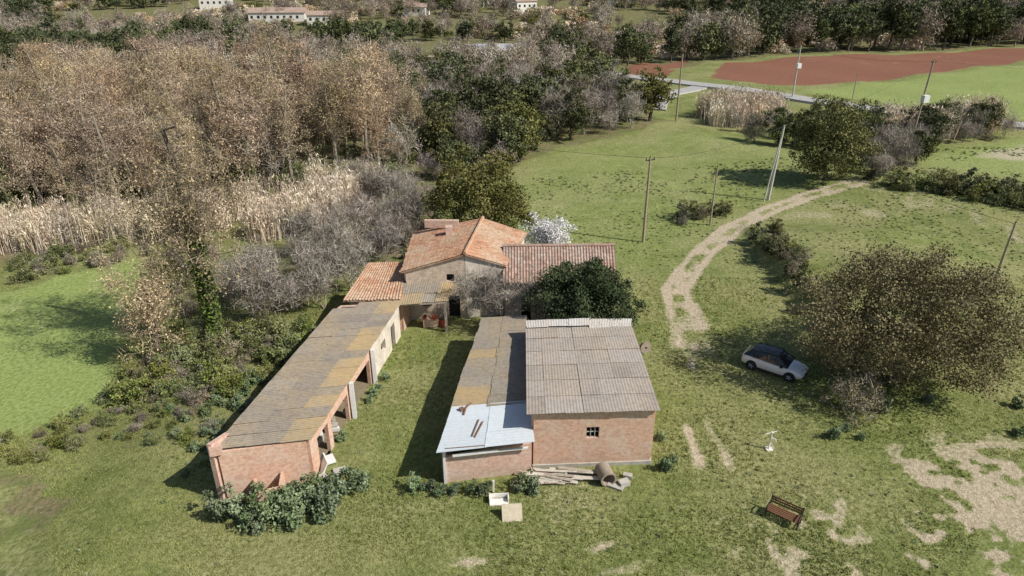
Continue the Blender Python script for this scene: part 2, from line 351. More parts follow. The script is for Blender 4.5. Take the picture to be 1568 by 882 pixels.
SRC['mallow']=[bushm('src_mallow_%d'%k,(.62,.62,.8),30,46,.22,.13,'mallow') for k in range(3)]
SRC['reed']=[reedm('src_reed_%d'%k,120,1.3,4) for k in range(2)]
def weed(name,n,h,w,mat):
    m=MB(); d=RNG.normal(size=(n,3)); d[:,2]=np.abs(d[:,2])*.5+.35; d/=np.linalg.norm(d,axis=1)[:,None]; d*=(h*RNG.uniform(.5,1.1,n))[:,None]
    m.spikes(RNG.normal(size=(n,3))*np.array([.05,.05,0]),d,w,0,RNG.uniform(0,1,n)); return m.obj(name,[M[mat]],link=False)
SRC['weed']=[weed('src_weed_%d'%k,20,.2,.06,['bush','mallow','grassb'][k]) for k in range(3)]

def scatter(name,pts,kind,scl=(.8,1.2),idx=None,dz=0):
    pts=np.asarray(pts,float); n=len(pts)
    objs=[o for k in kind for o in SRC[k]]; objs=sorted(objs,key=lambda o:o.name)
    col=bpy.data.collections.new(name+'_sources')
    for o in objs: col.objects.link(o)
    me=bpy.data.meshes.new(name); me.vertices.add(n)
    co=np.stack([pts[:,0],pts[:,1],gz(pts[:,0],pts[:,1])+dz],1); me.vertices.foreach_set('co',co.ravel())
    def at(nm,ty,v): a=me.attributes.new(nm,ty,'POINT'); a.data.foreach_set('value',v)
    at('rot','FLOAT',RNG.uniform(0,6.28,n).astype(np.float32))
    s=np.asarray(scl(n) if callable(scl) else RNG.uniform(scl[0],scl[1],n),dtype=np.float32); at('scl','FLOAT',s)
    if idx is None: id_=RNG.integers(0,len(objs),n)
    else:
        names=[o.name for o in objs]; id_=np.array([names.index(SRC[k][RNG.integers(0,len(SRC[k]))].name) for k in idx])
    at('idx','INT',id_.astype(np.int32))
    ob=bpy.data.objects.new(name,me); scene.collection.objects.link(ob)
    ng=bpy.data.node_groups.new(name,'GeometryNodeTree')
    ng.interface.new_socket('Geometry',in_out='INPUT',socket_type='NodeSocketGeometry'); ng.interface.new_socket('Geometry',in_out='OUTPUT',socket_type='NodeSocketGeometry')
    N=ng.nodes; L=ng.links; gi=N.new('NodeGroupInput'); gout=N.new('NodeGroupOutput'); ip=N.new('GeometryNodeInstanceOnPoints'); ci=N.new('GeometryNodeCollectionInfo')
    ci.inputs['Collection'].default_value=col; ci.inputs['Separate Children'].default_value=True; ci.inputs['Reset Children'].default_value=True
    def na(nm,ty): q=N.new('GeometryNodeInputNamedAttribute'); q.data_type=ty; q.inputs['Name'].default_value=nm; return [o for o in q.outputs if o.enabled and o.name=='Attribute'][0]
    cx=N.new('ShaderNodeCombineXYZ'); L.new(na('rot','FLOAT'),cx.inputs[2])
    L.new(gi.outputs[0],ip.inputs['Points']); L.new(ci.outputs[0],ip.inputs['Instance']); ip.inputs['Pick Instance'].default_value=True
    L.new(na('idx','INT'),ip.inputs['Instance Index']); L.new(cx.outputs[0],ip.inputs['Rotation']); L.new(na('scl','FLOAT'),ip.inputs['Scale']); L.new(ip.outputs[0],gout.inputs[0])
    md=ob.modifiers.new('scatter','NODES'); md.node_group=ng; return ob
def fill(poly,sp,excl=(),keep=None):
    P=np.array(poly); x0,y0=P.min(0);x1,y1=P.max(0)
    a,b_=np.meshgrid(np.arange(x0,x1,sp),np.arange(y0,y1,sp)); a=a.ravel()+RNG.uniform(-.45,.45,a.size)*sp; b_=b_.ravel()+RNG.uniform(-.45,.45,b_.size)*sp
    ok=inpoly(a,b_,poly)
    for e in excl: ok&=~inpoly(a,b_,e)
    if keep is not None: ok&=keep(a,b_)
    return np.stack([a[ok],b_[ok]],1)

# woodland: bare brown poplars (left)
W1=[(-125,72),(-60,72),(-44,73),(-33,80),(-27,88),(-19,86),(-14.5,92),(-14,102),(-24,124),(-60,128),(-110,124)]
p=fill(W1,4.4); scatter('poplar_woodland',p,['poplar'],lambda n:RNG.uniform(.66,1.14,n))
p=fill(W1,4.0,keep=lambda x,y:(vnoise(x,y,7,31)>.4)); scatter('woodland_undergrowth',p,['bush','dbush','grey'],(.9,2.0),idx=RNG.choice(['bush','dbush','grey'],len(p),p=[.42,.25,.33]))
W2=[(-19,97),(-8,93),(-1,96),(7,107),(20,119),(27,128),(27,150),(10,160),(-20,165),(-40,140),(-26,124),(-15,104)]
p=fill(W2,4.7); nn=vnoise(p[:,0],p[:,1],7,32)+(120-p[:,1])*.009; kk=np.where(nn>.55,'oak','grey'); r=RNG.uniform(size=len(p)); kk=np.where(r<.2,'olive',np.where(r>.78,'grey',kk)); scatter('evergreen_woodland',p,['oak','grey','olive'],(.7,1.5),idx=kk)
p=fill([(-14,88),(-3,88),(0,97),(-9,98)],3.4); scatter('oak_thicket',p,['oak','grey'],(.5,.85),idx=RNG.choice(['oak','grey'],len(p),p=[.6,.4]))
TH=[(-21,46.5),(-18,46),(-15.5,50),(-13.3,54),(-12.2,59),(-9.8,60),(-8.5,66),(-11,75),(-14,86),(-20,84),(-20,70),(-22,60),(-25,54)]
p=fill(TH,3.0); scatter('bare_shrub_thicket',p,['grey','dbush'],(.5,1.05),idx=RNG.choice(['grey','dbush'],len(p),p=[.86,.14]))
p=fill([(-27.5,39.5),(-20.5,36.5),(-17.2,40),(-15.2,45),(-15.5,48),(-20,48.5),(-27.5,47)],1.4); scatter('bramble_thicket',p,['bush','bbush','dbush'],(.5,1.15),idx=RNG.choice(['bush','bbush','dbush'],len(p),p=[.74,.2,.06]))
p=fill([(-33,31.5),(-29,32.5),(-25,34),(-21,37),(-27,41),(-30,37),(-33,34)],1.2,keep=lambda x,y:vnoise(x,y,2.5,61)>.3); scatter('hedge_scrub',p,['bush','bbush'],(.25,.6),idx=RNG.choice(['bush','bbush'],len(p),p=[.75,.25]))
p=fill([(-25,33.5),(-18,33),(-15.8,38),(-14.5,44),(-17,42),(-21,38),(-25,36)],1.2,keep=lambda x,y:vnoise(x,y,2.5,62)>.3); scatter('low_scrub',p,['bush','bbush','mallow'],(.25,.6))
p=fill([(-46,57),(-38,64),(-33,58),(-30,50),(-27,50),(-28,60),(-32,68),(-38,69),(-52,64)],1.7); scatter('field_edge_scrub',p,['bush','bbush'],(.5,1.1),idx=RNG.choice(['bush','bbush'],len(p),p=[.3,.7]))
# reeds
p=np.vstack([fill([(-60,64),(-38,68),(-33,72),(-30,80),(-40,74),(-60,71)],1.4),fill([(-29,70),(-20,68.5),(-17,75),(-17,88),(-26,88)],1.5)])
scatter('dry_reed_bed',p,['reed'],(.5,1.1))
p=np.vstack([fill([(37,124),(52,130),(50,142),(36,136)],1.9),fill([(60,111),(84,118),(88,126),(66,122)],1.9)]); scatter('roadside_reeds',p,['reed'],(.8,1.3))
# far woods
clear=[(24,124),(50,104),(58,88),(200,60),(420,270),(190,259),(96,232),(60,218),(48,203),(22,198),(28,160)]
FF=[(-560,110),(-90,128),(-40,150),(20,166),(24,200),(60,220),(96,234),(190,262),(560,330),(620,620),(-620,620)]
def keepf(x,y):
    return (y>np.abs(x)/1.0+10)&((vnoise(x,y,38,41)>.30)|(y<170))&~inpoly(x,y,PINKFAR)&~inpoly(x,y,[(-97,300),(-80,300),(-82,345),(-104,345)])
p=np.vstack([fill(FF,6.8,[clear],keep=lambda x,y:keepf(x,y)&(y<340)),fill(FF,8.5,[clear],keep=lambda x,y:keepf(x,y)&(y>=340))])
v=vnoise(p[:,0],p[:,1],45,42)*.6+vnoise(p[:,0],p[:,1],14,43)*.4; v=v-.13*S((p[:,0]-30)/80)+.03
kk=np.where(v<.42,'fpine',np.where(v<.50,'foak',np.where(v<.62,'fbare','fscrub'))); r=RNG.uniform(size=len(p)); kk=np.where(r<.12,'fscrub',np.where(r>.9,'fbare',kk))
scatter('distant_woods',p,['fpine','foak','fbare','fscrub'],lambda n:RNG.uniform(.6,1.1,n)*(1+.5*S((p[:,0]-30)/60)*S((330-p[:,1])/60))*(1+.25*S((p[:,1]-300)/80)),idx=kk)
p=fill([(-90,128),(-40,150),(20,166),(20,215),(-60,215),(-120,190)],6,keep=lambda x,y:vnoise(x,y,20,44)>.3); scatter('distant_scrub',p,['fscrub','fbare'],(.6,1.0))
# hedges on the right
p=fill([(50,86),(58,84),(66,76),(74,66),(72,62),(62,72),(54,79),(48,83)],1.7); scatter('bramble_hedge',p,['dbush','bush'],(.9,1.5))
p=np.vstack([fill([(24.2,47),(26.1,47),(27.4,60),(27.4,68),(25,68),(24.4,58)],1.2),fill([(19,72),(26,76),(25,78),(18,74)],1.4)]); scatter('bank_shrubs',p,['dbush','bbush','bush'],(.35,1.0),idx=RNG.choice(['dbush','bbush','bush'],len(p),p=[.45,.35,.2]))
p=fill([(38,112),(50,106),(58,97),(70,108),(84,114),(80,124),(58,118),(52,122),(40,122)],3.0); scatter('roadside_scrub',p,['grey','bbush','oak'],(.5,.9),idx=RNG.choice(['grey','bbush','oak'],len(p),p=[.45,.4,.15]))
p=fill([(47,86),(52,88),(58,98),(50,104),(46,96)],3); scatter('shrub_clump',p,['dbush','grey'],(.7,1.0))
# foreground mallow
mp=[(-14.2,27.2),(-13.6,26.6),(-12.9,27.1),(-12.4,27.6),(-11.8,27.5),(-11.2,28.6),(-10.9,27.6),(-10.2,28.8),(-9.7,28.2),(-9.2,29.1),(-11.6,26.7),(-13.0,26.2),(-8.4,29.3),(-9.9,27.4),(-15.2,27.3)]
scatter('mallow_bushes',mp,['mallow'],(.75,1.45))
mp=[(-18.2+RNG.normal()*1.2,30.5+k*.45+RNG.normal()*.6) for k in range(24)]+[(-9.4,37.6),(-9.2,38.4),(-9.1,39.2),(-8.8,40.2),(9.4,31.6),(9,33.5),(-10.3,33.5),(8.8,30.8),(19.6,33.7),(20.6,34.5),(21.2,33.6),(8.6,36)]
mp+=[(24,36.6),(27.4,37.5),(31,34),(33,37),(-5.3,29.1),(-4.5,29.2),(-3.9,28.8),(-3.2,28.9),(-2.3,29.0),(-1.6,28.9),(.3,29.1),(.9,29.4),(1.2,29.0)]
scatter('mallow_plants',mp,['mallow'],lambda n:np.concatenate([RNG.uniform(.4,.85,n-13),RNG.uniform(.6,.95,13)]))
# weeds in grass
excl=[[(-15.5,28.8),(-11,30),(-8.6,47),(-13,46)],[(-4,29.6),(8.2,31),(8.3,42),(1.3,45),(-2.3,45)],[(-13,46.5),(8.2,48.8),(8.4,57),(-12,57)]]
def near_ok(x,y):
    k=masks(x,y); return (k['track']<.35)&(k['bare']<.4)&(k['wood']<.5)&(y>np.abs(x)*1.0+2)&~inpoly(x,y,LFIELD)
p=fill([(-50,21),(50,21),(85,110),(-70,75)],.75,excl,keep=lambda x,y:near_ok(x,y)&(vnoise(x,y,2.5,51)*.6+vnoise(x,y,9,52)*.4+RNG.uniform(-.15,.15,len(x))>.52)); scatter('weed_clumps',p,['weed'],lambda n:RNG.uniform(.35,1.0,n)*(1+.9*S((p[:,1]-50)/50)))
# grass blades
n=90000; yy=RNG.uniform(0,1,n)**1.5*36+21.5; xx=RNG.uniform(-1,1,n)*(yy*.82+4)
ok=near_ok(xx,yy)
for e in excl: ok&=~inpoly(xx,yy,e)
xx,yy=xx[ok],yy[ok]; n=len(xx); per=3
sc=.6+.8*vnoise(xx,yy,3,53)+ (yy-22)*.012
d=RNG.normal(size=(n*per,3))*.45; d[:,2]=1; d/=np.linalg.norm(d,axis=1)[:,None]; d*=(np.repeat(sc,per)*.13*RNG.uniform(.5,1.2,n*per))[:,None]
base=np.repeat(np.stack([xx,yy,gz(xx,yy)-.01],1),per,0)+RNG.normal(size=(n*per,3))*np.array([.06,.06,0])
tn=np.clip(np.repeat(vnoise(xx,yy,5,54)*.5+vnoise(xx,yy,1,55)*.3,per)+RNG.uniform(0,.4,n*per)-.05,0,1)
m=MB(); m.spikes(base,d,.035*np.repeat(sc,per),0,tn); m.obj('grass',[M['grassb']])

# ------------------------------------------------------------ individual trees
def place(o,name,x,y,rot=0,s=1,dz=0):
    o.name=name; scene.collection.objects.link(o); o.location=(x,y,gzf(x,y)+dz); o.rotation_euler=(0,0,rot); o.scale=(s,s,s) if np.isscalar(s) else s
place(tree_evergreen('t',9.8,(7.0,5.4,4.7),440,150,1.1,.17,[M['bark'],M['brownoak']],4.9,.45,.2,.3,forks=4,shell=2.8),'olive_brown_holm_oak',26.7,40.6)
m=MB(); cl=crown_pts(60,(2.2,1.6,1.5),1.2,.3,1.6); cl[:,2]=np.abs(cl[:,2])+.1; skeleton(m,cl,2,.06,0,trunk_top=.4,every=2); leafy(m,cl,40,.5,.13,1); twigs(m,cl,12,.7,.03,2)
place(m.obj('t',[M['bark'],M['brownoak'],M['twig']],link=False),'scrubby_bush',22.2,36.4)
place(tree_evergreen('t',5.8,(4.1,3.4,2.6),240,150,.75,.17,[M['bark'],M['doak']],3.6,.45,.18,.25,shell=3),'evergreen_oak_tree',5.6,45.5)
place(tree_evergreen('t',9.2,(5.4,4.4,4.5),240,100,.95,.24,[M['bark'],M['olive']],4.8,.45,.18,.3,shell=2.8),'olive_green_tree',-3.2,66.5)
place(tree_evergreen('t',10.5,(5.2,4.6,4.9),240,100,1.,.27,[M['bark'],M['olive']],5.3,.45,.18,.3,shell=2.8),'olive_green_tree',41.6,88)
place(tree_bare('t',4.8,(2.3,2.2,2.0),110,14,.6,.03,80,.15,[M['barkl'],M['twig'],M['blossom'],M['ivy']],3.1,.14,.5,forks=2),'white_blossom_tree',3.3,60.0)
place(tree_bare('t',5.2,(2.4,2.0,2.0),90,34,.8,.035,0,.1,[M['barkl'],M['twig'],M['blossom'],M['ivy']],3.3,.14,.5,forks=3),'bare_fig_tree',-2.2,47.6)
place(tree_bare('t',4.6,(2.0,1.6,1.6),50,24,.8,.03,0,.1,[M['barkl'],M['twig'],M['blossom'],M['ivy']],3.6,.12,.5,forks=2),'bare_fig_tree',1.4,47.0)
place(tree_bare('t',18,(5.0,4.4,7.4),230,20,1.3,.045,30,.17,[M['bark'],M['twigb'],M['tan'],M['ivy']],10.6,.40,.9,ivy=1900,lean=(-.8,.6)),'tall_poplar_tree',-22.8,46.2)
place(tree_bare('t',9,(2.2,2.2,4),100,20,1.,.04,30,.15,[M['bark'],M['twigb'],M['tan'],M['ivy']],4.8,.15,.8),'young_poplar_tree',-26.2,44.0)

# ------------------------------------------------------------ building materials
def brickmat(name,c1,c2,mor,stain=.5,sc=(.28,.085)):
    m,nt=newmat(name); b=NB(nt); uv=b.n('ShaderNodeTexCoord').outputs['UV']
    br=b.n('ShaderNodeTexBrick',i={'Vector':uv,'Color1':c1+(1,),'Color2':c2+(1,),'Mortar':mor+(1,),'Scale':1.,'Mortar Size':.011,'Brick Width':sc[0],'Row Height':sc[1],'Bias':0.})
    P=b.pos(); n1=b.noise(P,.9,5,.65); n2=b.noise(P,5,4,.65)
    c=b.mix(b.rng(n1,.46,.64,0,stain),br.outputs['Color'],(.76,.62,.51)); c=b.mix(b.rng(n2,.3,.55,.45,0),c,(.34,.17,.11))
    z=b.n('ShaderNodeSeparateXYZ',i={0:P}).outputs[2]; c=b.mix(b.rng(b.math('ADD',z,n1),.2,1.2,.5,0),c,(.44,.40,.31))
    b.out(c,.9,br.outputs['Fac'],-.012); return m
mbrick=brickmat('brick_orange',(.72,.39,.26),(.84,.55,.40),(.68,.55,.44),.6)
mbrickp=brickmat('brick_pink',(.70,.40,.30),(.82,.55,.43),(.70,.58,.49),.75)
mstone=brickmat('rubble_stone',(.48,.39,.29),(.64,.55,.43),(.57,.51,.41),.6,(.34,.2))
mplas=simple('plaster_old',(.70,.62,.52),.9,.3,1.3,bump=.01)
mplasw=simple('plaster_white',(.80,.77,.71),.85,.18,1.5,bump=.01)
mdark=simple('dark_interior',(.03,.028,.025),.9)
mearth=simple('floor_earth',(.26,.21,.14),.95)
mwood=simple('wood_weathered',(.40,.34,.27),.85,.4,9)
mwoodd=simple('wood_brown',(.20,.10,.055),.6,.35,12)
mconc=simple('concrete',(.47,.44,.39),.9,.25,3,bump=.01)
miron=simple('iron_dark',(.04,.04,.04),.5,.3,8,metal=.5)
mwhite=simple('white_paint',(.78,.78,.76),.5,.08,4)
def roofmat(name,cg,cl,co,streak=.4,ts=1.,om=.7):
    m,nt=newmat(name); b=NB(nt); P=b.pos(); t=b.attr('tone'); n1=b.noise(P,.45,6,.68); n2=b.noise(P,4,5,.72); n3=b.noise(P,22,3,.7)
    c=b.mix(b.rng(t,0,1,0,ts),cg,cl); c=b.mix(b.rng(n1,.42,.62,0,om),c,co); c=b.mix(b.rng(n2,.38,.55,streak,0),c,tuple(v*.5 for v in cg)); c=b.mix(b.rng(n3,.58,.72,0,.55),c,tuple(min(1,v*1.45) for v in cl))
    b.out(c,.9,n3,.01,.2); return m
mfib=roofmat('fibre_cement_brown',(.26,.225,.185),(.34,.30,.245),(.37,.29,.19),.4)
mfibp=roofmat('fibre_cement_barn',(.33,.285,.245),(.43,.385,.34),(.46,.38,.30),.35)
mfiby=roofmat('fibre_cement_lichen',(.34,.275,.18),(.40,.31,.20),(.48,.34,.17),.3)
mmetal=roofmat('metal_sheet_pale',(.54,.60,.64),(.66,.71,.74),(.60,.62,.62),.15)
mtile=roofmat('clay_tile_orange',(.38,.20,.12),(.62,.37,.24),(.55,.43,.31),.5,1.,.85)
mtileb=roofmat('clay_tile_old',(.30,.20,.155),(.50,.345,.27),(.48,.41,.35),.5)

def wall(m,p0,p1,z0,zt0,zt1,th=.2,ops=(),mat=0):
    p0=np.array(p0,float);p1=np.array(p1,float);L=np.linalg.norm(p1-p0);t=(p1-p0)/L;nn=np.array([-t[1],t[0]])*th/2
    cuts=sorted({0.,L}|{o[0] for o in ops}|{o[1] for o in ops})
    def top(s): return zt0+(zt1-zt0)*s/L
    def blk(a,b,za,zb0,zb1):
        if min(zb0,zb1)-za<.01 or b-a<.005: return
        v=[]
        for (s,zb) in ((a,zb0),(b,zb1)):
            for q in (-1,1):
                for z in (za,zb):
                    xy=p0+t*s+nn*q; v.append((xy[0],xy[1],z))
        m.add(v,[[0,4,5,1],[2,3,7,6],[0,1,3,2],[4,6,7,5],[1,5,7,3],[0,2,6,4]],mat)
    for a,b in zip(cuts[:-1],cuts[1:]):
        mid=(a+b)/2; o=[q for q in ops if q[0]<=mid<=q[1]]
        if not o: blk(a,b,z0,top(a),top(b))
        else:
            o=sorted(o,key=lambda q:q[2]); z=z0
            for q in o:
                if q[2]>z: blk(a,b,z,q[2],q[2])
                z=q[3]
            if z<min(top(a),top(b)): blk(a,b,z,top(a),top(b))
def bil(A,B,C,D,u,v):
    A,B,C,D=[np.array(q,float) for q in(A,B,C,D)]; u=np.asarray(u)[...,None];v=np.asarray(v)[...,None]
    return A*(1-u)*(1-v)+B*u*(1-v)+C*u*v+D*(1-u)*v
def sheets(m,A,B,C,D,nu,nv,pitch=.177,amp=.014,mat=0,matf=None,ji=.05,tilt=.015,skip=(),tv=.22):
    Lu=(np.linalg.norm(np.subtract(B,A))+np.linalg.norm(np.subtract(C,D)))/2; Lv=(np.linalg.norm(np.subtract(D,A))+np.linalg.norm(np.subtract(C,B)))/2
    for j in range(nv):
        rowt=random.uniform(-.3,.3); rj=random.uniform(-ji,ji)*.5
        for i in range(nu):
            if (i,j) in skip: continue
            u0,u1=i/nu,(i+1)/nu; v0,v1=j/nv,(j+1)/nv
            jl=(random.uniform(-ji,ji)+rj)/Lv; dz=random.uniform(0,tilt); tw=random.uniform(-tilt,tilt)*.6
            n=max(8,int((u1-u0)*Lu/pitch*6)); us=np.linspace(u0,u1+(.02/Lu*3 if i<nu-1 else 0),n); vs=np.linspace(v0-.10/Lv+jl,v1+.02/Lv,4)
            U,V=np.meshgrid(us,vs); Pp=bil(A,B,C,D,U,V); w=np.cos(U*Lu/pitch*2*np.pi)*amp; Pp[...,2]+=w+dz+.035*(1-(V-v0)/(v1-v0))+tw*(U-u0)/(u1-u0)+(i%2)*.006
            q=(np.arange(3)[:,None]*n+np.arange(n-1)[None]).ravel(); F=np.stack([q,q+1,q+n+1,q+n],1)
            Vt=Pp.reshape(-1,3); lo=Vt.copy(); lo[:,2]-=.012; tn=min(1,max(0,random.gauss(.5,tv)+rowt))
            mm=mat if matf is None else matf(i,j); m.add(Vt,F,mm,tn); m.add(lo,F[:,::-1],mm,tn)
            e=np.arange(n-1); m.add(np.vstack([Vt[:n],lo[:n]]),np.stack([e,e+n,e+n+1,e+1],1),mm,tn)
def tiles(m,A,B,C,D,mat=0,pitch=.23,row=.38):
    Lu=np.linalg.norm(np.subtract(B,A)); Lv=np.linalg.norm(np.subtract(D,A)); nc=int(Lu/pitch); nr=int(Lv/row)
    for j in range(nr):
        n=nc*6+1; us=np.linspace(0,1,n); v0=j/nr-.03/Lv; v1=(j+1)/nr+.03/Lv
        ph=us*nc*np.pi*2; prof=np.where(np.sin(ph)>0,np.abs(np.sin(ph))*.055,-np.abs(np.sin(ph))*.025)
        jit=np.repeat(RNG.normal(size=nc+1)*.02,6)[:n]; tn=np.repeat(RNG.uniform(0,1,nc+1),6)[:n]
        a=bil(A,B,C,D,us,np.full(n,v0)+jit/Lv*2); c=bil(A,B,C,D,us,np.full(n,v1)); a[:,2]+=prof+.03; c[:,2]+=prof
        a2=a.copy(); a2[:,2]-=.03
        e=np.arange(n-1); m.add(np.vstack([a2,a,c]),np.vstack([np.stack([e,e+1,e+n+1,e+n],1),np.stack([e+n,e+n+1,e+2*n+1,e+2*n],1)]),mat,np.concatenate([tn]*3))
    Q=[np.array(q,float)-np.array([0,0,.06]) for q in(A,B,C,D)]; R=[q-np.array([0,0,.08]) for q in Q]
    m.add(Q+R,[[0,1,2,3],[7,6,5,4],[0,4,5,1],[1,5,6,2],[2,6,7,3],[3,7,4,0]],mat,.3)
def floor(m,poly,z,mat=0): m.add([(x,y,z) for x,y in poly],[list(range(len(poly)))],mat)

# ---- long shed (left)
E=empty('long_farm_shed'); m=MB()
fl,fr,br,bl=(-15.35,28.55),(-11.2,30.05),(-8.75,46.6),(-12.75,45.3)
wall(m,fl,fr,-.1,3.15,2.75,.22,[])
wall(m,(-15.35,28.67),(-12.75,45.2),-.6,3.2,3.2,.2)
wall(m,bl,br,-.1,3.2,2.75,.2)
d=np.array(br)-np.array(fr); L=np.linalg.norm(d); t=d/L
wall(m,fr+t*.12,tuple(fr+t*3.0),-.1,2.75,2.75,.22,[(.9,2.4,.0,2.05)])
wall(m,tuple(fr+t*3.0),tuple(fr+t*10.2),-.1,2.75,2.75,.24,[(.01,2.6,-.1,1.95),(2.95,6.7,-.1,2.0)])
m.obj('brick_walls',[mbrick],E,uv=True)
m=MB(); wall(m,tuple(fr+t*10.2),tuple(fr+t*(L-.12)),-.1,2.75,2.75,.26,[(1.9,2.9,.95,1.8),(4.2,5.1,-.1,1.95)]); m.obj('plaster_wall',[mplas],E,uv=True)
m=MB()
for s in (5.85,9.9): c=fr+t*s+np.array([.34,0]); m.box((c[0],c[1],1.33),(.26,.26,2.66),.14)
m.obj('white_columns',[mwhite],E)
m=MB()
sheets(m,(-10.98,29.9,2.82),(-8.5,46.95,2.82),(-12.95,45.6,3.32),(-15.6,28.45,3.32),16,3,amp=.011,matf=lambda i,j:(1 if (j==0 and random.random()<.7) else 0),ji=.06,tilt=.03,skip=((15,2),),tv=.3)
m.obj('corrugated_roof',[mfib,mfiby],E)
m=MB()
for k in range(9): 
    s=k/8; a=np.array([-15.3,28.9])*(1-s)+np.array([-12.8,45.2])*s; c_=np.array([-11.2,30.4])*(1-s)+np.array([-8.8,46.4])*s
    m.tube([(a[0],a[1],3.18),(c_[0],c_[1],2.7)],.06,5)
m.obj('rafters',[mwood],E)
m=MB(); wall(m,(-15.62,28.35),(-15.3,30.0),-.6,3.75,3.3,.28); m.box((-15.35,28.4,3.35),(.6,.25,.55),.35); m.obj('parapet_stub',[mbrickp],E,uv=True)
m=MB(); wall(m,(-13.55,27.75),(-12.3,28.2),-.1,1.1,1.1,.14); wall(m,(-13.6,27.85),(-13.8,28.85),-.1,1.1,1.1,.14); wall(m,(-12.3,28.28),(-12.5,29.35),-.1,1.15,1.15,.14)
m.obj('brick_pen',[mbrick],E,uv=True)
m=MB(); floor(m,[(-15.2,28.8),(-11.2,30.2),(-8.8,46.4),(-12.6,45.1)],.07); m.obj('floor',[mearth],E)
m=MB()
for k in range(14):
    s=random.uniform(.3,8.5); c=fr+t*s+np.array([random.uniform(-1.8,.1),0]); m.box((c[0],c[1],.3),(random.uniform(.2,.6),random.uniform(.2,.6),random.uniform(.15,.6)),random.uniform(0,3),random.choice([0,1,2]))
m.box((-10.8,30.9,.3),(.08,1.0,.9),.5,0,M3=[[1,0,.5],[0,1,0],[-.3,0,1]]); m.box((-10.55,31.6,.16),(.5,.8,.08),.5,0)
m.obj('stored_junk',[mwhite,mwood,mconc],E)

# ---- brick barn with lean-to
E=empty('brick_barn'); m=MB()
wall(m,(1.2,31.15),(7.95,31.55),-.1,3.72,3.72,.22,[(2.95,3.7,1.95,2.7)])
wall(m,(7.95,31.67),(8.05,41.6),-.1,3.72,3.4,.22); wall(m,(8.05,41.7),(1.2,41.3),-.1,3.4,3.4,.22); wall(m,(1.2,41.2),(1.2,31.27),-.1,3.4,3.72,.2)
m.obj('brick_walls',[mbrick],E,uv=True)
m=MB(); 
for k in range(4):
    m.box((4.18+k*.243,31.32+.014*k,2.325),(.035,.06,.75),.06)
for k in range(3): m.box((4.54,31.345,1.97+k*.36),(.75,.05,.04),.06)
m.obj('window_lattice',[mconc],E)
m=MB(); m.box((4.6,31.85,2.3),(1.2,.02,1.1),.06); m.obj('window_dark',[mdark],E)
m=MB(); sheets(m,(.8,30.85,3.86),(8.2,31.25,3.86),(8.3,41.95,3.52),(.95,41.55,3.52),7,6,tilt=.02,ji=.02,amp=.007,tv=.3); m.obj('corrugated_roof',[mfibp],E)
m=MB(); sheets(m,(1.0,41.2,3.60),(8.2,41.6,3.60),(8.35,42.1,3.88),(.95,41.8,3.80),5,1,ji=.12,tilt=.12,amp=.010); m.obj('roof_end_sheets',[roofmat('fibre_cement_pale',(.52,.50,.47),(.62,.60,.57),(.52,.46,.40))],E)
m=MB(); m.tube([(.9,30.98,3.77),(8.15,31.38,3.77)],.05,4); m.tube([(8.1,31.3,3.74),(8.2,41.8,3.44)],.04,4); m.obj('eave_battens',[mwood],E)
m=MB(); m.box((4.6,31.35,.10),(6.9,.4,.26),.059); m.obj('footing',[mconc],E)
m=MB()  # lean-to
wall(m,(-3.75,29.85),(1.08,30.75),-.1,1.75,2.05,.2,[]); wall(m,(-3.75,29.97),(-2.1,44.5),-.1,2.32,2.32,.2); wall(m,(-2.1,44.5),(1.1,44.6),-.1,2.32,2.5,.2)
wall(m,(1.15,41.5),(1.15,44.5),-.1,2.5,2.5,.2)
m.obj('lean_to_walls',[mbrickp],E,uv=True)
m=MB(); m.box((-2.0,29.85,2.0),(2.5,.12,.12),.18,M3=None); m.box((-.2,30.2,1.95),(2.2,.1,.1),.16); m.box((-3.7,29.75,1.15),(.14,.14,2.3),.1); m.obj('eave_beams',[mwhite,mwood],E)
m=MB()
sheets(m,(-3.98,29.3,2.42),(-3.45,33.5,2.44),(1.0,33.9,2.66),(1.22,30.0,2.64),3,2,pitch=.25,amp=.004,ji=.03,tilt=.02); m.obj('metal_roof_sheets',[mmetal],E)
m=MB(); sheets(m,(-3.58,33.2,2.44),(-2.15,44.8,2.44),(1.08,44.9,2.62),(.98,33.6,2.64),10,2,ji=.06,tilt=.03,amp=.009,matf=lambda i,j:(1 if random.random()<.15 else 0)); m.obj('lean_to_roof',[mfib,mfiby],E)
m=MB()
for (a,c,r) in (((-2.2,30.6,2.56),(-1.9,32.1,2.58),.045),((-2.05,30.5,2.56),(-1.65,31.9,2.6),.045),((-3.6,29.6,2.5),(-1.5,29.8,2.56),.03),((-3,32.9,2.5),(-2.4,33.6,2.7),.05),((-2.8,32.6,2.55),(-2.7,33.3,2.6),.06)): m.tube([a,c],r,5)
m.box((-2.95,33.1,2.6),(.25,.2,.18),.5); m.obj('loose_battens',[simple('rusty_wood',(.22,.13,.09),.8)],E)

